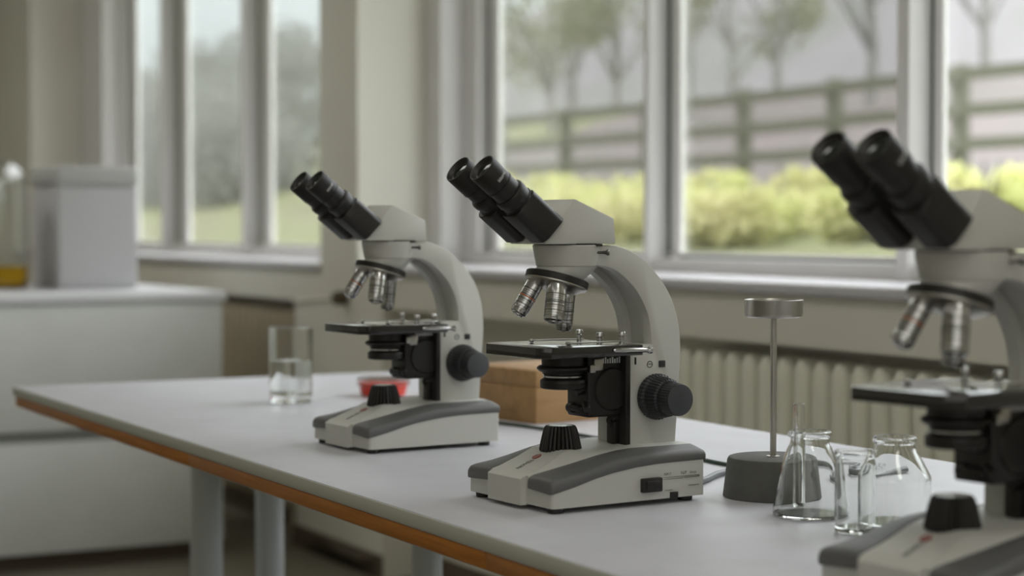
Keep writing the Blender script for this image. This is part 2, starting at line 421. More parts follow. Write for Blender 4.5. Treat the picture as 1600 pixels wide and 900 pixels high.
        if s == 1:
            bm = text_bm('biltorval', 6.9, .06)
            xs_ = [v.co.x for v in bm.verts]; x0 = (min(xs_)+max(xs_))/2
            for v in bm.verts:
                p = v.co.copy(); rad = 16.3+p.z
                # runs round the barrel; reading from the lower edge up, top of the letters to the eye
                ang = R(8) + (p.x-x0)*.62/16.25
                v.co = B + ax*(91+p.y*.8) + (Vector((0, 1, 0))*math.cos(ang) + vv*math.sin(ang))*rad
            S('eyepiece_lettering', bm, 'white_ink', ey)
    # ---- stage
    bm = bmesh.new()
    ch = 12
    st = [(84-ch, 62), (84, 62-ch), (84, -62+ch), (84-ch, -62), (-46, -62), (-46, 62)]
    prism(bm, st, 160, 171.3, 'xy', .8)
    stg = S('stage', bm, 'stage')
    def clip(px_, py_, tx_, ty_):
        bm = bmesh.new(); d = Vector((tx_-px_, ty_-py_, 0)); L = d.length; d.normalize(); n_ = Vector((-d.y, d.x, 0))
        mt = Matrix((d.to_tuple()+(0,), n_.to_tuple()+(0,), (0, 0, 1, 0), (0, 0, 0, 1))).transposed()
        mt = Matrix.Translation((px_, py_, 172.6)) @ mt
        box(bm, -5, L, -2.6, 2.6, 0, 1.5, .4, mtx=mt)
        box(bm, L-2, L+1.8, -3, 3, -1.2, 2.4, .7, mtx=mt)
        c = S('stage_clip', bm, 'chrome', stg)
        bm = bmesh.new(); lathe(bm, [(2.7, 171), (2.7, 178.2), (4.2, 179.2), (4.4, 182.2), (3.6, 184), (0, 184.4)], 24, (px_, py_, 0)); S('clip_post', bm, 'chrome', c)
    clip(-24, -28, 32, -39); clip(-43, 27, 28, 28)
    bm = bmesh.new(); lathe(bm, [(3.2, 171), (3.2, 176.2), (4.6, 177), (4.8, 180), (4, 182), (0, 182.2)], 24, (-31, 2, 0)); S('stage_knob', bm, 'chrome', stg)
    bm = bmesh.new(); lathe(bm, [(.8, -2), (2.2, 0), (2.8, 8), (2.8, 36), (2.4, 38), (2.4, 43), (3.8, 44.5), (3.8, 48), (2.6, 48.6)], 24, (-8, 63.5, 166.6), (-1, 0, -.03)); S('stage_rod', bm, 'chrome', stg)
    # ---- condenser
    bm = bmesh.new()
    lathe(bm, [(0, 160.5), (23.6, 160.5), (23.6, 148), (26, 147.6), (28.6, 145.8), (28.8, 144), (26, 141.4), (24, 140.8), (22.6, 140), (22.6, 138.6), (18, 138.2), (18, 133.8), (22.4, 133.6), (24.6, 132.2), (25.2, 130.4), (25.2, 128.6), (24.9, 128.4), (24.9, 127.6), (25.2, 127.4), (25.2, 124.6), (24.8, 123.4), (22.5, 122.4), (12, 122.4), (0, 122.4)], 64, (16, 0, 0))
    cd = S('condenser', bm, 'black', sharp=28)
    bm = bmesh.new(); lathe(bm, [(18.2, 133.9), (21.6, 134.4), (22.4, 135.2), (22.4, 136.8), (21, 138.2), (18.2, 138.3)], 56, (16, 0, 0)); S('chrome_ring', bm, 'chrome', cd)
    bm = bmesh.new(); box(bm, -20, -8, 20, 25, 142, 155, 1); S('aperture_screw', bm, 'steel', cd)
    # ---- focusing block
    bm = bmesh.new()
    box(bm, -51, -2, -20, 22, 91, 160, 3, 3)
    lathe(bm, [(20, -21), (24, -16), (24, 22), (22, 25)], 48, (-33, 0, 121), (0, 1, 0))
    tube(bm, [(-4, 8, 123), (2, 10, 121), (8, 11, 119)], [8, 6, 4.5], 16)
    box(bm, -14, 4, -12, 16, 97, 103, 2, 3); lathe(bm, [(4, 0), (5.4, 1), (5.4, 9), (4, 10)], 18, (-1, -14, 100), (0, 1, 0))
    lathe(bm, [(4, 0), (4, 24), (3.2, 26)], 16, (-8, 6, 108), (.3, .6, -.2))
    fb = S('focus_block', bm, 'black')
    bm = bmesh.new()
    for k in range(9): box(bm, -44+k*3.1, -42.4+k*3.1, 21.6, 22.6, 149.5, 156.2 - (k % 3)*1.0)
    S('scale_marks', bm, 'white_ink', fb)
    for x_, z_, w_ in ((-55, 152, 4.5), (-5.5, 144.5, 4)):
        bm = bmesh.new(); box(bm, x_-w_, x_+w_, 21.5, 27, z_-4.5, z_+4.5, 1.2); S('steel_stop', bm, 'steel', fb)
    bm = bmesh.new(); box(bm, -52, -45.5, -4, 31.0, 59.5, 168, .8); S('rail_plate', bm, 'black')
    bm = bmesh.new(); box(bm, -47, -40, 2, 16, 60, 84, 1.5); tube(bm, spline([(-42, 9, 80), (-38, 10, 86), (-40, 16, 92), (-46, 18, 96)]), 3.2, 12); S('lamp_lead_cover', bm, 'black')
    # ---- focus knobs, both sides
    for s in (1, -1):
        bm = bmesh.new()
        md = lambda k, r, h: 1 if (r < 15 or h > 60 or h < 3) else (1.0 if k % 4 < 2 else .955)
        lathe(bm, [(12, 0), (24.4, 2), (25.4, 3.2), (25.4, 9.5), (24, 11), (23, 12), (20.8, 27), (19, 29), (14, 29)], 144, (-84, 31*s, 111.5), (0, s, 0), mod=md)
        ck = S('coarse_knob', bm, 'knob', sharp=22)
        bm = bmesh.new()
        md2 = lambda k, r, h: 1 if r < 17 else (1.0 if k % 4 < 2 else .975)
        lathe(bm, [(14, 26), (17.8, 28.5), (18.2, 30), (17.6, 46.4), (16.9, 47.6)], 144, (-84, 31*s, 111), (0, s, 0), mod=md2)
        fk = S('fine_knob', bm, 'knob', ck, sharp=22)
        bm = bmesh.new(); lathe(bm, [(16.9, 47.2), (16.9, 47.9), (16.3, 48.2), (0, 48.2)], 48, (-84, 31*s, 111), (0, s, 0)); S('knob_cap', bm, 'knobface', ck)
    return root

# where the scopes stand: fitted to the photograph (x, y, heading)
TZ = .75
scopes = [((1.8047, .1949), 274.1433, 0), ((1.2373, .2397), 273.4881, -.0044), ((2.4200, .2080), 275.9024, -.0015)]
proto = make_microscope()
proto.location = (*scopes[0][0], TZ); proto.rotation_euler = (0, 0, R(scopes[0][1]))
GM = 'binocular microscopes in a row on the lab table'
tag(proto, 'white and black binocular microscope standing beside the wooden box, power switch on its base', 'microscope', GM)
for (xy, a, dz), lab in zip(scopes[1:], ('white and black binocular microscope next to the red dish and the water glass', 'white and black binocular microscope beside the glass flask and bottle, cut off by the frame')):
    c = copy_tree(proto); c.location = (*xy, TZ); c.rotation_euler = (0, 0, R(a)); tag(c, lab, 'microscope', GM)
    for ch in c.children:
        if ch.name.startswith(('stage', 'condenser')): ch.location.z += dz
# extras of the middle one: switch, socket and side lettering
def near_text(s, size, x, z, sq=1.0, y=80.2):
    bm = text_bm(s, size, .08)
    for v in bm.verts:
        p = v.co.copy(); X = x-p.x*sq; v.co = Vector((X, yo(X)+.05+p.z, z+p.y))
    return done('side_lettering', bm, M['dark_ink'], proto, scale=MM)
bm = bmesh.new(); box(bm, -55, -28.8, 78, 86.5, 14.8, 29.8, 1.2); box(bm, -51, -33, 85, 88, 17.5, 27, 1); sw = done('power_switch', bm, M['blackmatt'], proto, scale=MM)
bm = bmesh.new(); box(bm, -79, -68.5, 78, 82.4, 5.6, 12.4, .8); done('cable_notch', bm, M['blackmatt'], proto, scale=MM)
near_text('INPUT', 4.2, -60.5, 30.6, .85)
near_text('N/P', 5.2, -83.5, 30.4); near_text('lness', 5.2, -96, 30.4, .9)
bm = bmesh.new()
for x0, x1, z in ((-60, -109, 28.6), (-60, -86, 26.6), (-88, -109, 26.9), (-94, -108, 18), (-62, -72, 14.6)):
    box(bm, x1, x0, 79, 80.95 if x1 < -80 else 81.3, z-.2, z+.2)
done('printed_lines', bm, M['dark_ink'], proto, scale=MM)

# ================================================================== LAB TABLE
tab = tag(empty('lab_table', (1.45, .39, 0)), 'long grey-white laminate lab table with orange wooden front edge', 'table')
TX0, TX1, TY0, TY1 = .04, 2.95, 0.0, .78
def tpart(name, bm, m, **k):
    bmesh.ops.translate(bm, vec=(-1.45, -.39, 0), verts=bm.verts); return done(name, bm, M[m], tab, **k)
bm = bmesh.new(); box(bm, TX0, TX1, TY0, TY1, .7325, .75, .0012); top = tpart('tabletop', bm, 'laminate')
bm = bmesh.new(); box(bm, TX0, TX1, TY0-.0012, TY0+.003, .734, .7488, .0006); tpart('laminate_edge', bm, 'edge')
for a, b in ((TX0+.02, 1.0658), (1.0668, 1.969), (1.970, TX1)):
    bm = bmesh.new(); box(bm, a, b, TY0-.0005, TY0+.03, .7155, .7325, .0006); tpart('edge_strip', bm, 'orange_wood')
bm = bmesh.new(); box(bm, TX0+.03, TX1-.03, TY0+.031, TY1-.02, .702, .7325, .001); tpart('underframe', bm, 'legmetal')
for x, y, r in ((.10, .355, .031), (.10, .485, .028), (.83, .48, .025), (2.85, .355, .031), (2.85, .485, .028)):
    bm = bmesh.new(); lathe(bm, [(r*1.15, 0), (r*1.15, .012), (r, .014), (r, .702)], 36, (x, y, 0)); tpart('leg', bm, 'legmetal')

# ================================================================== THINGS ON THE TABLE
# wooden box
C0 = Vector((1.0956, .5363, TZ)); hd = R(98)
wb = tag(empty('wooden_box', C0, hd), 'plain light wooden box standing behind the microscopes', 'box')
# local X along heading 98 deg (right-hand face), local Y along heading 188 deg
bm = bmesh.new(); box(bm, 0, .15, 0, .19, 0, .055, .0012); done('box_body', bm, M['box_wood'], wb)
bm = bmesh.new(); box(bm, .0003, .1497, .0003, .1897, .0556, .081, .0015); done('lid', bm, M['box_wood'], wb)

def dense(pr, d=.0008):
    out = [pr[0]]
    for a, b in zip(pr, pr[1:]):
        L = math.hypot(b[0]-a[0], b[1]-a[1])
        if L > 4*d:
            for t in (d/L, 1-d/L): out.append((a[0]+(b[0]-a[0])*t, a[1]+(b[1]-a[1])*t))
        out.append(b)
    return out

def vessel(bm, prof, th, base, n=64, lip=None):
    """glass wall: outer profile (r,z), inner offset by th, bottom thickness base"""
    out = list(prof)
    inn = [(max(r-th, .0005), max(z, base)) for r, z in reversed(prof) if z > base]
    last = inn[-1][0]
    pr = [(0, out[0][1])] + out + [(inn[0][0], out[-1][1])] + inn + [(last-.001, base), (0, base)]
    lathe(bm, dense(pr), n)

def smooth_prof(pts, k=6):
    P = spline([(r, z, 0) for r, z in pts], k); return [(p.x, p.y) for p in P]

# water glass
g = tag(empty('water_glass', (.5841, .3414, TZ+.0004)), 'straight clear drinking glass half full of water, near the table end', 'glass')
bm = bmesh.new(); vessel(bm, [(.030, 0), (.0345, .001), (.0358, .004), (.0368, .03), (.0372, .125), (.0366, .1275), (.0354, .128)], .0026, .012); done('glass', bm, M['glass'], g)
bm = bmesh.new(); lathe(bm, dense([(0, .0118), (.0335, .0118), (.0345, .016), (.0347, .071), (0, .071)]), 64); done('water', bm, M['water'], g)
# red petri dish
g = tag(empty('petri_dish', (.5367, .5343, TZ+.0002)), 'small red dish with clear lid behind the far microscope', 'dish')
bm = bmesh.new(); lathe(bm, [(0, 0), (.036, 0), (.039, .002), (.0445, .0215), (.0445, .0235), (0, .0235)], 56); d = done('dish', bm, M['red'], g); d['label'] = 'red dish filled with red gel'
bm = bmesh.new(); lathe(bm, [(0, .0315), (.0455, .0315), (.0472, .0305), (.0472, .018), (.0458, .018), (.0458, .0295), (0, .0298)], 56); done('lid', bm, M['lid'], g)
# burner stand
g = tag(empty('metal_cup_stand', (1.8879, .3996, TZ)), 'small metal cup on a thin rod with round grey stone base', 'stand')
bm = bmesh.new(); lathe(bm, [(0, 0), (.0545, 0), (.0553, .001), (.0505, .041), (.049, .0438), (.047, .0445), (0, .0445)], 72); done('base', bm, M['stone'], g)
bm = bmesh.new(); lathe(bm, [(.0075, .0442), (.0075, .0452), (.0036, .0456), (.0036, .197), (.0055, .1985)], 24); done('rod', bm, M['steel'], g)
bm = bmesh.new(); lathe(bm, [(0, .198), (.0285, .198), (.0312, .1998), (.0322, .2035), (.0322, .2165), (.0327, .2178), (.0318, .2182), (.0312, .217), (.0310, .204), (.029, .2010), (0, .2008)], 64); done('cup', bm, M['steel'], g)
# conical flask + glass tube
GZ = TZ+.0004
FL = Vector((2.0231, .3475, GZ))
g = tag(empty('conical_flask', FL), 'empty conical glass flask holding a glass tube, beside the grey base', 'flask')
pr = [(.030, 0), (.0365, .0008), (.0381, .004)] + smooth_prof([(.0375, .008), (.0352, .017), (.0325, .033), (.0300, .046), (.0268, .059), (.0232, .069), (.0203, .075), (.0196, .0795)]) + [(.0199, .0812), (.0222, .0822), (.0228, .0845), (.0222, .0872), (.0208, .0880)]
bm = bmesh.new(); vessel(bm, pr, .0017, .0035); done('glass', bm, M['glass'], g)
rt = Vector((.4708, .8822, 0)); dp = Vector((-.8822, .4708, 0))
p0 = FL + rt*-.0125 + dp*-.013 + Vector((0, 0, .0105)); p1 = FL + rt*-.0086 + dp*.0155 + Vector((0, 0, .114))
g = tag(empty('glass_tube', p0), 'thin clear glass tube standing inside the conical flask', 'tube')
bm = bmesh.new(); ax = (p1-p0); L = ax.length
lathe(bm, dense([(0, 0), (.0048, .0006), (.0061, .003), (.0061, L), (.0043, L), (.0043, .004), (0, .003)]), 32, (0, 0, 0), ax); done('glass', bm, M['glass'], g)
# small tumbler vial
g = tag(empty('glass_vial', (2.1299, .3217, GZ)), 'narrow straight empty glass vial in front of the bottle', 'vial')
bm = bmesh.new(); vessel(bm, [(.016, 0), (.0188, .0008), (.0197, .003), (.0197, .067), (.0190, .071), (.0190, .073), (.0204, .0745), (.0206, .078), (.0196, .0802)], .0016, .006); done('glass', bm, M['glass'], g)
# bottle
g = tag(empty('glass_bottle', (2.111, .3865, GZ)), 'wide-shouldered empty clear glass bottle behind the vial', 'bottle')
pr = [(.031, 0), (.0345, .0008), (.0357, .003), (.0357, .046)] + smooth_prof([(.0354, .049), (.0335, .053), (.0285, .0625), (.0235, .071), (.0206, .0765), (.0199, .0805)]) + [(.0200, .0818), (.0216, .0826), (.0221, .0848), (.0216, .0878), (.0203, .0888)]
bm = bmesh.new(); vessel(bm, pr, .0017, .0035); bo = done('glass', bm, M['glass'], g)
bm = text_bm('50', .0085, .0004)
for v in bm.verts:
    p = v.co.copy(); z = .0585+p.y; r = ip([(.0535, .0332), (.0625, .0285), (.071, .0235)][0:0] or [(.053, .0335), (.0625, .0285), (.071, .0235), (.0765, .0206)], z)
    a = math.atan2(-.8343-.3865, 3.5863-2.111) - .62 + p.x/.027
    v.co = Vector((math.cos(a)*(r+.0001+p.z), math.sin(a)*(r+.0001+p.z), z))
done('raised_lettering', bm, M['glass'], g)
# cords
bm = bmesh.new(); tube(bm, spline([(1.235, .362, .762), (1.20, .40, .7535), (1.08, .445, .7525), (1.02, .472, .7525), (1.075, .487, .7525), (1.17, .504, .7525), (1.30, .512, .7525), (1.47, .508, .7525), (1.58, .505, .7525), (1.64, .5035, .7525), (1.688, .506, .7525)], 10), .0024, 10)
tag(done('green_power_cord', bm, M['green_cord'], None), 'thin dark green cord running past the wooden box towards the metal stand', 'cord')
bm = bmesh.new(); tube(bm, spline([(1.80, .312, .772), (1.785, .36, .758), (1.765, .392, .7545), (1.725, .44, .7543), (1.70, .50, .7543), (1.70, .57, .7543), (1.713, .625, .7543), (1.742, .642, .7543), (1.78, .60, .7543), (1.815, .555, .7543), (1.838, .572, .7543), (1.815, .632, .7543), (1.80, .67, .7543)], 10), .0036, 12)
tag(done('grey_power_cord', bm, M['cord'], None), 'grey power cord curling behind the round grey stand base', 'cord')

# ================================================================== CABINET, WHITE BOX, JAR
cb = tag(empty('storage_cabinet', (-2.55, 0, 0)), 'low off-white cabinet with two plain horizontal panels', 'cabinet')
CX, CYN, CYF = -2.12, -1.6, 1.168
off = lambda bm: bmesh.ops.translate(bm, vec=(2.55, 0, 0), verts=bm.verts)
bm = bmesh.new(); box(bm, -3.0, CX-.02, CYN, CYF, .07, .815, .002); off(bm); done('carcass', bm, M['seam'], cb)
bm = bmesh.new(); box(bm, CX-.02, CX, CYN, CYF, .427, .812, .002); off(bm); done('upper_panel', bm, M['cabinet'], cb)
bm = bmesh.new(); box(bm, CX-.02, CX, CYN, CYF, .055, .392, .002); off(bm); done('lower_panel', bm, M['cabinet'], cb)
bm = bmesh.new(); box(bm, -2.98, CX-.06, CYN+.02, CYF-.02, 0, .07); off(bm); done('plinth', bm, M['brown'], cb)
bm = bmesh.new(); box(bm, -3.02, CX+.012, CYN-.01, CYF+.012, .8152, .845, .003)
tag(done('cabinet_worktop', bm, M['worktop']), 'white worktop slab lying along the off-white cabinet', 'worktop')
bx = tag(empty('storage_box', (-2.725, .893, .845)), 'tall white plastic storage box on the cabinet worktop', 'box')
bm = bmesh.new(); box(bm, -.172, .172, -.134, .134, 0, .34, .012, 3); done('box_body', bm, M['plastic'], bx)
bm = bmesh.new(); box(bm, -.176, .176, -.138, .138, .341, .405, .012, 3); done('lid', bm, M['plastic_dim'], bx)
jr = tag(empty('glass_carboy', (-2.75, .565, .8454)), 'large round-shouldered glass jar with yellow liquid at the frame edge', 'jar')
pr = [(.10, 0), (.132, .002), (.14, .012), (.141, .28)] + smooth_prof([(.1405, .31), (.136, .35), (.124, .385), (.10, .412), (.06, .426), (.034, .43)]) + [(.032, .45), (.037, .455), (.033, .462)]
bm = bmesh.new(); vessel(bm, pr, .004, .012); done('glass', bm, M['glass'], jr)
bm = bmesh.new(); lathe(bm, [(0, .0118), (.13, .0118), (.1365, .02), (.1368, .072), (0, .072)], 64); done('yellow_liquid', bm, M['yellow'], jr)

# ================================================================== ROOM
WY, WG = 1.455, 1.70           # wall face, outer face of the glazing plane
XL, XR = -6.6, 4.6
SB = .935                      # sill top
P1, P2 = (-2.0, -1.70), (-6.10, -5.74)
def wbm(*boxes):
    bm = bmesh.new()
    for b in boxes: box(bm, *b)
    return bm
YO = 1.95
# window wall: pillars, apron with radiator niches, head
NZ = .808
niches = ((-5.55, -2.22), (-1.52, 2.25))
bl = [(P1[0], P1[1], WY, YO, 0, 3), (P2[0], P2[1], WY, YO, 0, 3), (XL, P2[0], WY, YO, 0, 3), (2.42, XR, WY, YO, 0, 3)]
for (a, b), (n0, n1) in (((P2[1], P1[0]), niches[0]), ((P1[1], 2.42), niches[1])):
    bl += [(a, b, WY, YO, NZ, SB-.025), (a, n0, WY, YO, 0, NZ), (n1, b, WY, YO, 0, NZ), (n0, n1, 1.60, YO, 0, NZ), (a, b, WY+.1, YO, 2.72, 3)]
struct(done('wall_window', wbm(*bl), M['wall'], weld=False))
struct(done('wall_left', wbm((XL-.2, XL, -4.6, YO, 0, 3)), M['wall']))
struct(done('wall_right', wbm((XR, XR+.2, -4.6, YO, 0, 3)), M['wall']))
struct(done('wall_back', wbm((XL, XR, -4.8, -4.6, 0, 3)), M['wall']))
struct(done('floor', wbm((XL-.2, XR+.2, -4.8, YO, -.2, 0)), M['floor']))
struct(done('ceiling', wbm((XL-.2, XR+.2, -4.8, YO, 3.0, 3.2)), M['ceiling']))
bb = [(a, b, 1.587, 1.60, 0, .07) for a, b in niches]+[(-2.22, P1[0], 1.443, WY, 0, .07), (P1[0], P1[1], 1.443, WY, 0, .07), (P1[1], -1.52, 1.443, WY, 0, .07)]
struct(done('baseboard_window', wbm(*bb), M['brown']))
# sills
for i, (a, b) in enumerate(((P2[1]+.001, P1[0]-.001), (P1[1]+.001, 2.419))):
    bm = bmesh.new(); box(bm, a, b, 1.437, 1.752, SB-.024, SB, .006, 3); struct(done('trim_%d' % (i+1), bm, M['sill']))
# windows: fixed frame bars, gaskets, panes
def window(name, x0, x1, mulls, left, gm, zb=.934, zt=2.72):
    """mulls: (front left, front right, gasket end, bead end) on x; left: the stepped frame against the pillar"""
    w = struct(empty(name, ((x0+x1)/2, 1.79, zb))); ox, oy, oz = w.location
    def part(n, bs, m, bev=.003):
        bm = bmesh.new()
        for b in bs: box(bm, b[0]-ox, b[1]-ox, b[2]-oy, b[3]-oy, b[4]-oz, b[5]-oz, bev)
        return done(n, bm, M[m], w)
    z0, z1 = zb+.001, zt-.001
    part('bottom_rail', [(x0, x1, 1.752, 1.82, zb, zb+.036)], 'frame'); part('top_rail', [(x0, x1, 1.752, 1.82, zt-.06, zt)], 'frame')
    part('frame', [(x0, left[0], 1.685, 1.82, z0, z1), (left[0]-.01, left[1], 1.763, 1.82, z0, z1)], 'frame')
    starts = [left[1]]; ends = []
    for a, b, g, e_ in mulls:
        part('mullion', [(a, b, 1.74, 1.816, z0, z1)], 'frame'); starts.append(b); ends.append(a)
    part('frame', [(x1-.07, x1, 1.70, 1.81, z0, z1)], 'frame'); ends.append(x1-.07)
    gs = [(left[1], left[2], left[3])] + [(b, g, e_) for a, b, g, e_ in mulls]
    for (b, g, e_), nx in zip(gs, ends):
        part('gasket', [(b-.002, g, 1.80, 1.816, z0, z1), (nx-.003, nx+.002, 1.803, 1.816, z0, z1), (b, nx, 1.798, 1.812, zb+.034, zb+.041)], gm, 0)
        part('glazing_bead', [(g, e_, 1.797, 1.812, z0, z1), (nx-.016, nx-.003, 1.798, 1.812, z0, z1), (b, nx, 1.799, 1.812, zb+.041, zb+.05)], 'frame', .002)
        part('pane', [(e_, nx-.016, 1.804, 1.809, zb+.05, zt-.06)], 'pane', 0)
window('window_2', -1.701, 2.419, [(-.523, -.50, -.481, -.441), (.4725, .512, .5226, .549), (1.46, 1.505, 1.525, 1.55)], (-1.598, -1.509, -1.492, -1.435), 'gasket')
window('window_1', -5.739, -2.001, [(-4.56, -4.535, -4.43, -4.35), (-3.518, -3.487, -3.407, -3.341), (-2.50, -2.46, -2.43, -2.40)], (-5.28, -5.22, -5.19, -5.10), 'gasket_grey')

# frame on the solid right-hand wall, added around the unseen side fill light
surround = struct(empty('fill_surround', (XR, -1.6, 1.85)))
bm = bmesh.new()
for y0, y1, z0, z1 in ((-1.88, 1.88, -.93, -.85), (-1.88, 1.88, .85, .93), (-1.88, -1.80, -.93, .93), (1.80, 1.88, -.93, .93)): box(bm, -.05, -.001, y0, y1, z0, z1, .004)
done('fill_frame', bm, M['frame'], surround)

# radiators
def radiator(name, x0, n, pitch, label, m='radiator', y=1.52):
    rd = tag(empty(name, (x0, y, .09)), label, 'radiator')
    first = None
    for k in range(n):
        if first is None:
            bm = bmesh.new(); rings = []
            # rounded column section: front bar and rear bar joined by rounded heads
            for z, s in ((.0, .35), (.006, .7), (.02, .95), (.05, 1), (.63, 1), (.665, .95), (.682, .7), (.69, .35)):
                rings.append([(.0235*s*math.cos(q)*abs(math.cos(q))**-.25 if abs(math.cos(q)) > 1e-3 else 0, .05*(.6+.4*s)*math.sin(q)*abs(math.sin(q))**-.35 if abs(math.sin(q)) > 1e-3 else 0, z) for q in [2*math.pi*i/24 for i in range(24)]])
            skin(bm, rings)
            for z in (.05, .64): lathe(bm, [(.018, -pitch*.5), (.018, pitch*.5)], 16, (0, 0, z), (1, 0, 0))
            first = done('radiator_section', bm, M[m], rd); first.location = (0, 0, 0)
        else:
            c = first.copy(); COL.objects.link(c); c.parent = rd; c.location = (k*pitch, 0, 0)
    bm = bmesh.new()
    for x in (pitch, (n-2)*pitch): box(bm, x-.012, x+.012, -.03, .03, -.09, .03, .003)
    done('foot', bm, M[m], rd)
    return rd
radiator('column_radiator', .06, 34, .0617, 'long cream column radiator under the large window behind the glassware')
radiator('column_radiator', -4.405, 34, .0625, 'column radiator in the niche beside the off-white cabinet, shade painted in', 'radiator_shaded', 1.535)
pp = tag(empty('heating_pipe', (-2.15, 1.44, 0)), 'thin cream heating pipe with brown valve on the wall between radiators', 'pipe')
bm = bmesh.new(); tube(bm, spline([(-.06, .012, .80), (.10, .012, .815), (.36, .012, .83)], 8), .006, 12); done('pipe', bm, M['wall'], pp)
bm = bmesh.new(); lathe(bm, [(.016, 0), (.022, .006), (.022, .04), (.017, .05)], 24, (.36, -.03, .83), (0, 1, 0)); box(bm, .345, .375, -.005, .012, .812, .848, .004); done('valve', bm, M['pipe'], pp)

# ================================================================== OUTDOORS
HP = [(1.96, .3), (4, .55), (7, .95), (10, 1.25), (12, 1.42), (15, 2.3), (18, 3.1), (22, 3.6), (30, 4.0), (45, 4.6), (60, 5)]
rg = random.Random(3)
def terrain(name, y0, y1, ny, x0, x1, nx, m, amp=.06, f=None):
    bm = bmesh.new(); f = f or (lambda x, y: ip(HP, y)); rows = []
    for j in range(ny+1):
        y = y0+(y1-y0)*j/ny
        rows.append([bm.verts.new((x0+(x1-x0)*i/nx, y, f(x0+(x1-x0)*i/nx, y) + (rg.uniform(-amp, amp) if 0 < j < ny else 0))) for i in range(nx+1)])
    for a, b in zip(rows, rows[1:]):
        for i in range(nx): bm.faces.new((a[i], a[i+1], b[i+1], b[i]))
    return struct(done(name, bm, M[m], sharp=80))
terrain('ground', 1.96, 12.4, 16, -75, 12, 60, 'grass')
terrain('earth_bank', 12.4, 26, 14, -27, 12, 40, 'bank', .12)
terrain('ground_slope', 12.4, 26, 10, -110, -27, 44, 'grass', .12)
terrain('ground_beyond', 26, 42, 6, -190, 15, 40, 'grass', .15)
def ridge(x, y):
    t = (y-42)/28; q = min(1, max(0, (x+113)/16)); q = q*q*(3-2*q)
    return 4.5 + min(1, t*2.2)*(3.6 + q*6.2 + .5*math.sin(x*.11))
terrain('hill', 42, 70, 10, -240, 25, 120, 'hill', .35, ridge)

from mathutils.bvhtree import BVHTree
TREES_ON = []
for o in list(COL.objects):
    if o.name.split('.')[0] in ('ground', 'earth_bank', 'ground_slope', 'ground_beyond', 'hill'):
        TREES_ON.append(BVHTree.FromPolygons([v.co[:] for v in o.data.vertices], [tuple(p.vertices) for p in o.data.polygons]))
def ground_z(x, y):
    zs = [h[0].z for h in (b.ray_cast(Vector((x, y, 50)), Vector((0, 0, -1))) for b in TREES_ON) if h[0] is not None]
    return max(zs) if zs else 0

# fence: three rails and posts
fn = tag(empty('rail_fence', (-15, 12, 1.4)), 'grey wooden three-rail fence running across the slope outside', 'fence')
def rail(z):
    bm = bmesh.new(); pts = [(-13+i*2.0, -.06, z-1.4+.012*math.sin(i*1.7)) for i in range(14)]
    rings = [[(x, y+dy, zz+dz) for dy, dz in ((-.03, -.06), (.03, -.06), (.03, .06), (-.03, .06))] for x, y, zz in pts]
    skin(bm, rings); done('rail', bm, M['fence'], fn)
for z in (1.865, 2.20, 2.56): rail(z)
for x in (-27, -24.9, -22.9, -20.9, -18.97, -16.85, -14.74, -13.02, -11.0, -9.0, -7, -5, -3):
    bm = bmesh.new(); box(bm, x+15-.07, x+15+.07, -.03, .11, -.25, 1.28, .01); done('post', bm, M['fence'], fn)

def leaves(bm, c, rad, n, size, rnd, squash=.8):
    for _ in range(n):
        while True:
            d = Vector((rnd.uniform(-1, 1), rnd.uniform(-1, 1), rnd.uniform(-1, 1)))
            if .25 < d.length < 1: break
        p = Vector(c) + Vector((d.x*rad, d.y*rad, d.z*rad*squash))
        a = Vector((rnd.gauss(0, 1), rnd.gauss(0, 1), rnd.gauss(0, 1))).normalized(); b = a.orthogonal().normalized(); s = size*rnd.uniform(.6, 1.3)
        q = [p+a*s, p+b*s*.6, p-a*s, p-b*s*.6]
        bm.faces.new([bm.verts.new(v) for v in q])

def tree(x, y, h, spread, leafmat, dens, label, seed):
    rnd = random.Random(seed); z0 = ground_z(x, y)
    t = tag(empty('tree', (x, y, z0)), label, 'tree', 'trees outside the windows')
    bm = bmesh.new(); tips = []
    pts = [Vector((0, 0, 0))]
    for k in range(1, 6): pts.append(Vector((rnd.uniform(-.12, .12)*h*.1*k, rnd.uniform(-.1, .1)*h*.1*k, h*.72*k/5)))
    tube(bm, pts, [h*.018*(1-.75*i/5) for i in range(6)], 8)
    for k in range(9):
        s = pts[rnd.randint(1, 4)]; q = rnd.uniform(0, 6.28); L = spread*rnd.uniform(.55, 1)
        e = s + Vector((math.cos(q)*L, math.sin(q)*L, h*rnd.uniform(.18, .42))); mid = (s+e)/2 + Vector((0, 0, h*.04))
        tube(bm, [s, mid, e], [h*.008, h*.005, h*.003], 6); tips.append(e)
    done('trunk', bm, M['bark'], t)
    bm = bmesh.new()
    for e in tips + [pts[-1], pts[-1]+Vector((0, 0, h*.12))]: leaves(bm, e, spread*.48, dens, h*.022, rnd)
    done('foliage', bm, M[leafmat], t, weld=False)
    return t
def bush(x, y, r, label, seed):
    rnd = random.Random(seed); z0 = ground_z(x, y)
    b = tag(empty('bush', (x, y, z0)), label, 'bush', 'spring bushes below the fence')
    bm = bmesh.new()
    for k in range(7):
        q = rnd.uniform(0, 6.28); tube(bm, [(0, 0, 0), (math.cos(q)*r*.3, math.sin(q)*r*.3, r*.5), (math.cos(q)*r*.6, math.sin(q)*r*.6, r*.95)], [.02, .014, .006], 5)
    done('stems', bm, M['bark'], b)
    bm = bmesh.new()
    for k in range(6):
        q = rnd.uniform(0, 6.28); leaves(bm, (math.cos(q)*r*.6, math.sin(q)*r*.6, r*.4), r*.62, 210, .065, rnd, .7)
    done('foliage', bm, M['bush'], b, weld=False)
rb = random.Random(11)
slope = lambda px: -1.908+(px-778)*(.845/822)
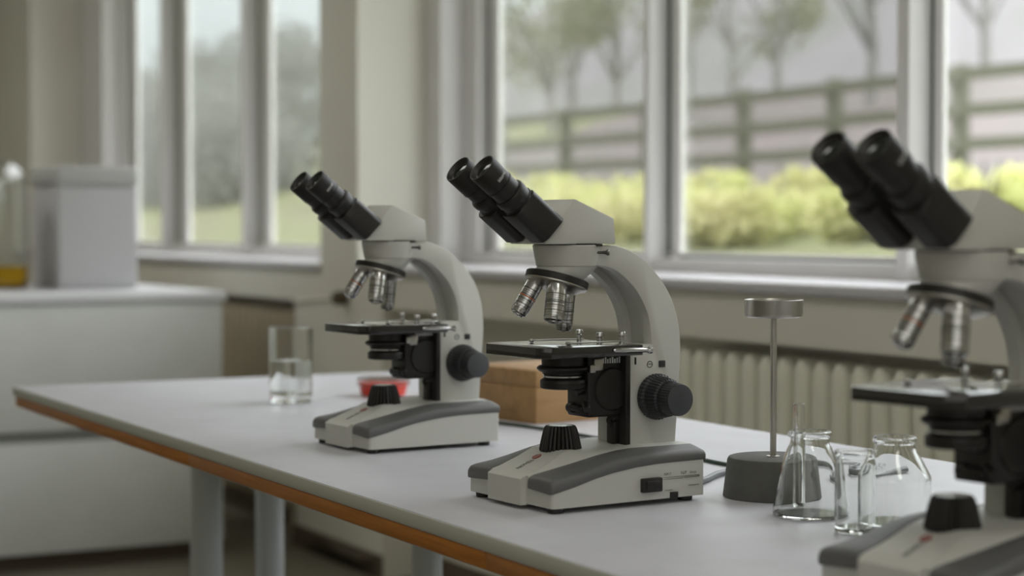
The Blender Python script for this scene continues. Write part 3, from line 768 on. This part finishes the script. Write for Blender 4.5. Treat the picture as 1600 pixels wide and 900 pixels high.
bl = 'pale green spring bush on the slope below the rail fence'
for i, (px, y, r) in enumerate(((1085, 7.2, .5), (1170, 8.8, .55), (1255, 7.2, .5), (1345, 8.8, .5), (1440, 7.2, .45), (1560, 8.8, .45), (1000, 8.8, .55), (915, 7.2, .52), (825, 8.8, .58), (735, 7.2, .52))):
    bush(3.586+slope(px)*(y+.834), y, r, bl, 100+i)
tl = 'grey-green leafy tree beyond the far window'
for i, (px, y, h) in enumerate(((205, 25, 5.4), (350, 25, 5.0), (492, 25, 4.6), (252, 31.5, 6.0), (392, 31.5, 5.2), (535, 31.5, 6.0), (300, 38, 6.4), (445, 38, 5.6))):
    k = -3.416+(px-184)*(1.509/594)
    tree(3.586+k*(y+.834), y, h, h*.34, 'leaf_dark', 150, tl, 200+i)
for i, (px, y, h) in enumerate(((180, 12.9, 2.5), (318, 12.9, 2.7), (455, 12.9, 2.3), (250, 18, 3.2), (392, 18, 2.8), (520, 18, 3.5))):
    k = -3.45+(px-176)*(1.54/602)
    t = tree(3.586+k*(y+.834), y, h, h*.5, 'leaf_dark', 120, 'low bushy grey-green tree filling the slope beyond the far window', 400+i)
    bm = bmesh.new(); rnd = random.Random(500+i)
    for q in range(16): leaves(bm, (math.cos(q*.785)*h*.42, math.sin(q*.785)*h*.36, h*(.06+.2*(q % 3))), h*.38, 190, .085, rnd)
    done('low_foliage', bm, M['leaf_dark'], t, weld=False)
tp = 'bare-branched spring tree with sparse pale leaves beyond the rail fence'
for i, (px, y, h) in enumerate(((900, 17, 4.8), (1160, 17, 5.0), (1425, 17, 5.2), (1030, 22.5, 5.6), (1300, 22.5, 6.0), (1560, 22.5, 6), (945, 28.5, 6), (1230, 28.5, 6.4))):
    k = -1.907+(px-778)*(.844/822)
    tree(3.586+k*(y+.834), y, h, h*.3, 'leaf_pale', 80, tp, 300+i)

# ================================================================== LIGHT
w = bpy.data.worlds.new('overcast_sky'); SC.world = w; w.use_nodes = True
nt = w.node_tree; bg = nt.nodes['Background']
tc = nt.nodes.new('ShaderNodeTexCoord'); sp = nt.nodes.new('ShaderNodeSeparateXYZ'); nt.links.new(tc.outputs['Generated'], sp.inputs[0])
cr = nt.nodes.new('ShaderNodeValToRGB'); e = cr.color_ramp.elements
e[0].position = .5; e[0].color = (.70, .78, .79, 1); e[1].position = 1; e[1].color = (1, .955, 1.04, 1)
k = e.new(.58); k.color = (.75, .81, .82, 1)
mp = nt.nodes.new('ShaderNodeMath'); mp.operation = 'MULTIPLY_ADD'; mp.inputs[1].default_value = .5; mp.inputs[2].default_value = .5
nt.links.new(sp.outputs['Z'], mp.inputs[0]); nt.links.new(mp.outputs[0], cr.inputs[0])
st = nt.nodes.new('ShaderNodeMapRange'); st.inputs[1].default_value = .08; st.inputs[2].default_value = .7; st.inputs[3].default_value = 1.85; st.inputs[4].default_value = 7.2
nt.links.new(sp.outputs['Z'], st.inputs[0])
vd = nt.nodes.new('ShaderNodeVectorMath'); vd.operation = 'DOT_PRODUCT'; vd.inputs[1].default_value = Vector((.92, .22, .34)).normalized()
nt.links.new(tc.outputs['Generated'], vd.inputs[0])
mx0 = nt.nodes.new('ShaderNodeMath'); mx0.operation = 'MAXIMUM'; mx0.inputs[1].default_value = 0; nt.links.new(vd.outputs['Value'], mx0.inputs[0])
pw = nt.nodes.new('ShaderNodeMath'); pw.operation = 'POWER'; pw.inputs[1].default_value = 3; nt.links.new(mx0.outputs[0], pw.inputs[0])
ma = nt.nodes.new('ShaderNodeMath'); ma.operation = 'MULTIPLY_ADD'; ma.inputs[1].default_value = 4.0; nt.links.new(pw.outputs[0], ma.inputs[0]); nt.links.new(st.outputs[0], ma.inputs[2])
nt.links.new(cr.outputs[0], bg.inputs['Color']); nt.links.new(ma.outputs[0], bg.inputs['Strength'])

def overhead_fill(x, y, power, sx=1.4, sy=.5):  # added overhead fill, unseen, to brighten the room
    l = bpy.data.lights.new('fill_light', 'AREA'); l.shape = 'RECTANGLE'; l.size = sx; l.size_y = sy; l.energy = power; l.color = (1, .98, .915)
    o = bpy.data.objects.new('fill_light', l); COL.objects.link(o); o.location = (x, y, 2.97)
for x, p in ((-3.7, 13), (-.4, 5), (2.4, 4), (4.1, 7)):
    for y, q in ((-2.9, .4), (-.3, 1.5)): overhead_fill(x, y, p*q)
l = bpy.data.lights.new('side_fill', 'AREA'); l.shape = 'RECTANGLE'; l.size = 1.7; l.size_y = 3.6; l.energy = 13; l.color = (1, .99, .96)  # added side fill out of view, no opening in the wall behind it
o = bpy.data.objects.new('side_fill', l); COL.objects.link(o); o.location = (XR-.03, -1.6, 1.85); o.rotation_euler = (0, R(90), 0)

# ================================================================== CAMERA
cam = bpy.data.cameras.new('camera'); co = bpy.data.objects.new('camera', cam); COL.objects.link(co)
co.location = (3.5863, -.8343, 1.0476)
look = Vector((-.88224, .47080, 0)); pitch = R(1.84029)
fwd = look*math.cos(pitch) + Vector((0, 0, -math.sin(pitch)))
rgt = Vector((.47080, .88224, 0)); upv = rgt.cross(fwd)
mt = Matrix((rgt, upv, -fwd)).transposed().to_4x4(); mt.translation = co.location
co.matrix_world = mt
cam.sensor_width = 36; cam.lens = 66.269; cam.clip_start = .05; cam.clip_end = 500
cam.dof.use_dof = True; cam.dof.focus_distance = 2.13; cam.dof.aperture_fstop = 3.9; cam.dof.aperture_blades = 0
SC.camera = co

SC.view_settings.view_transform = 'Standard'; SC.view_settings.look = 'None'; SC.view_settings.exposure = 0; SC.view_settings.gamma = 1
SC.view_settings.use_curve_mapping = False
SC.cycles.use_denoising = True
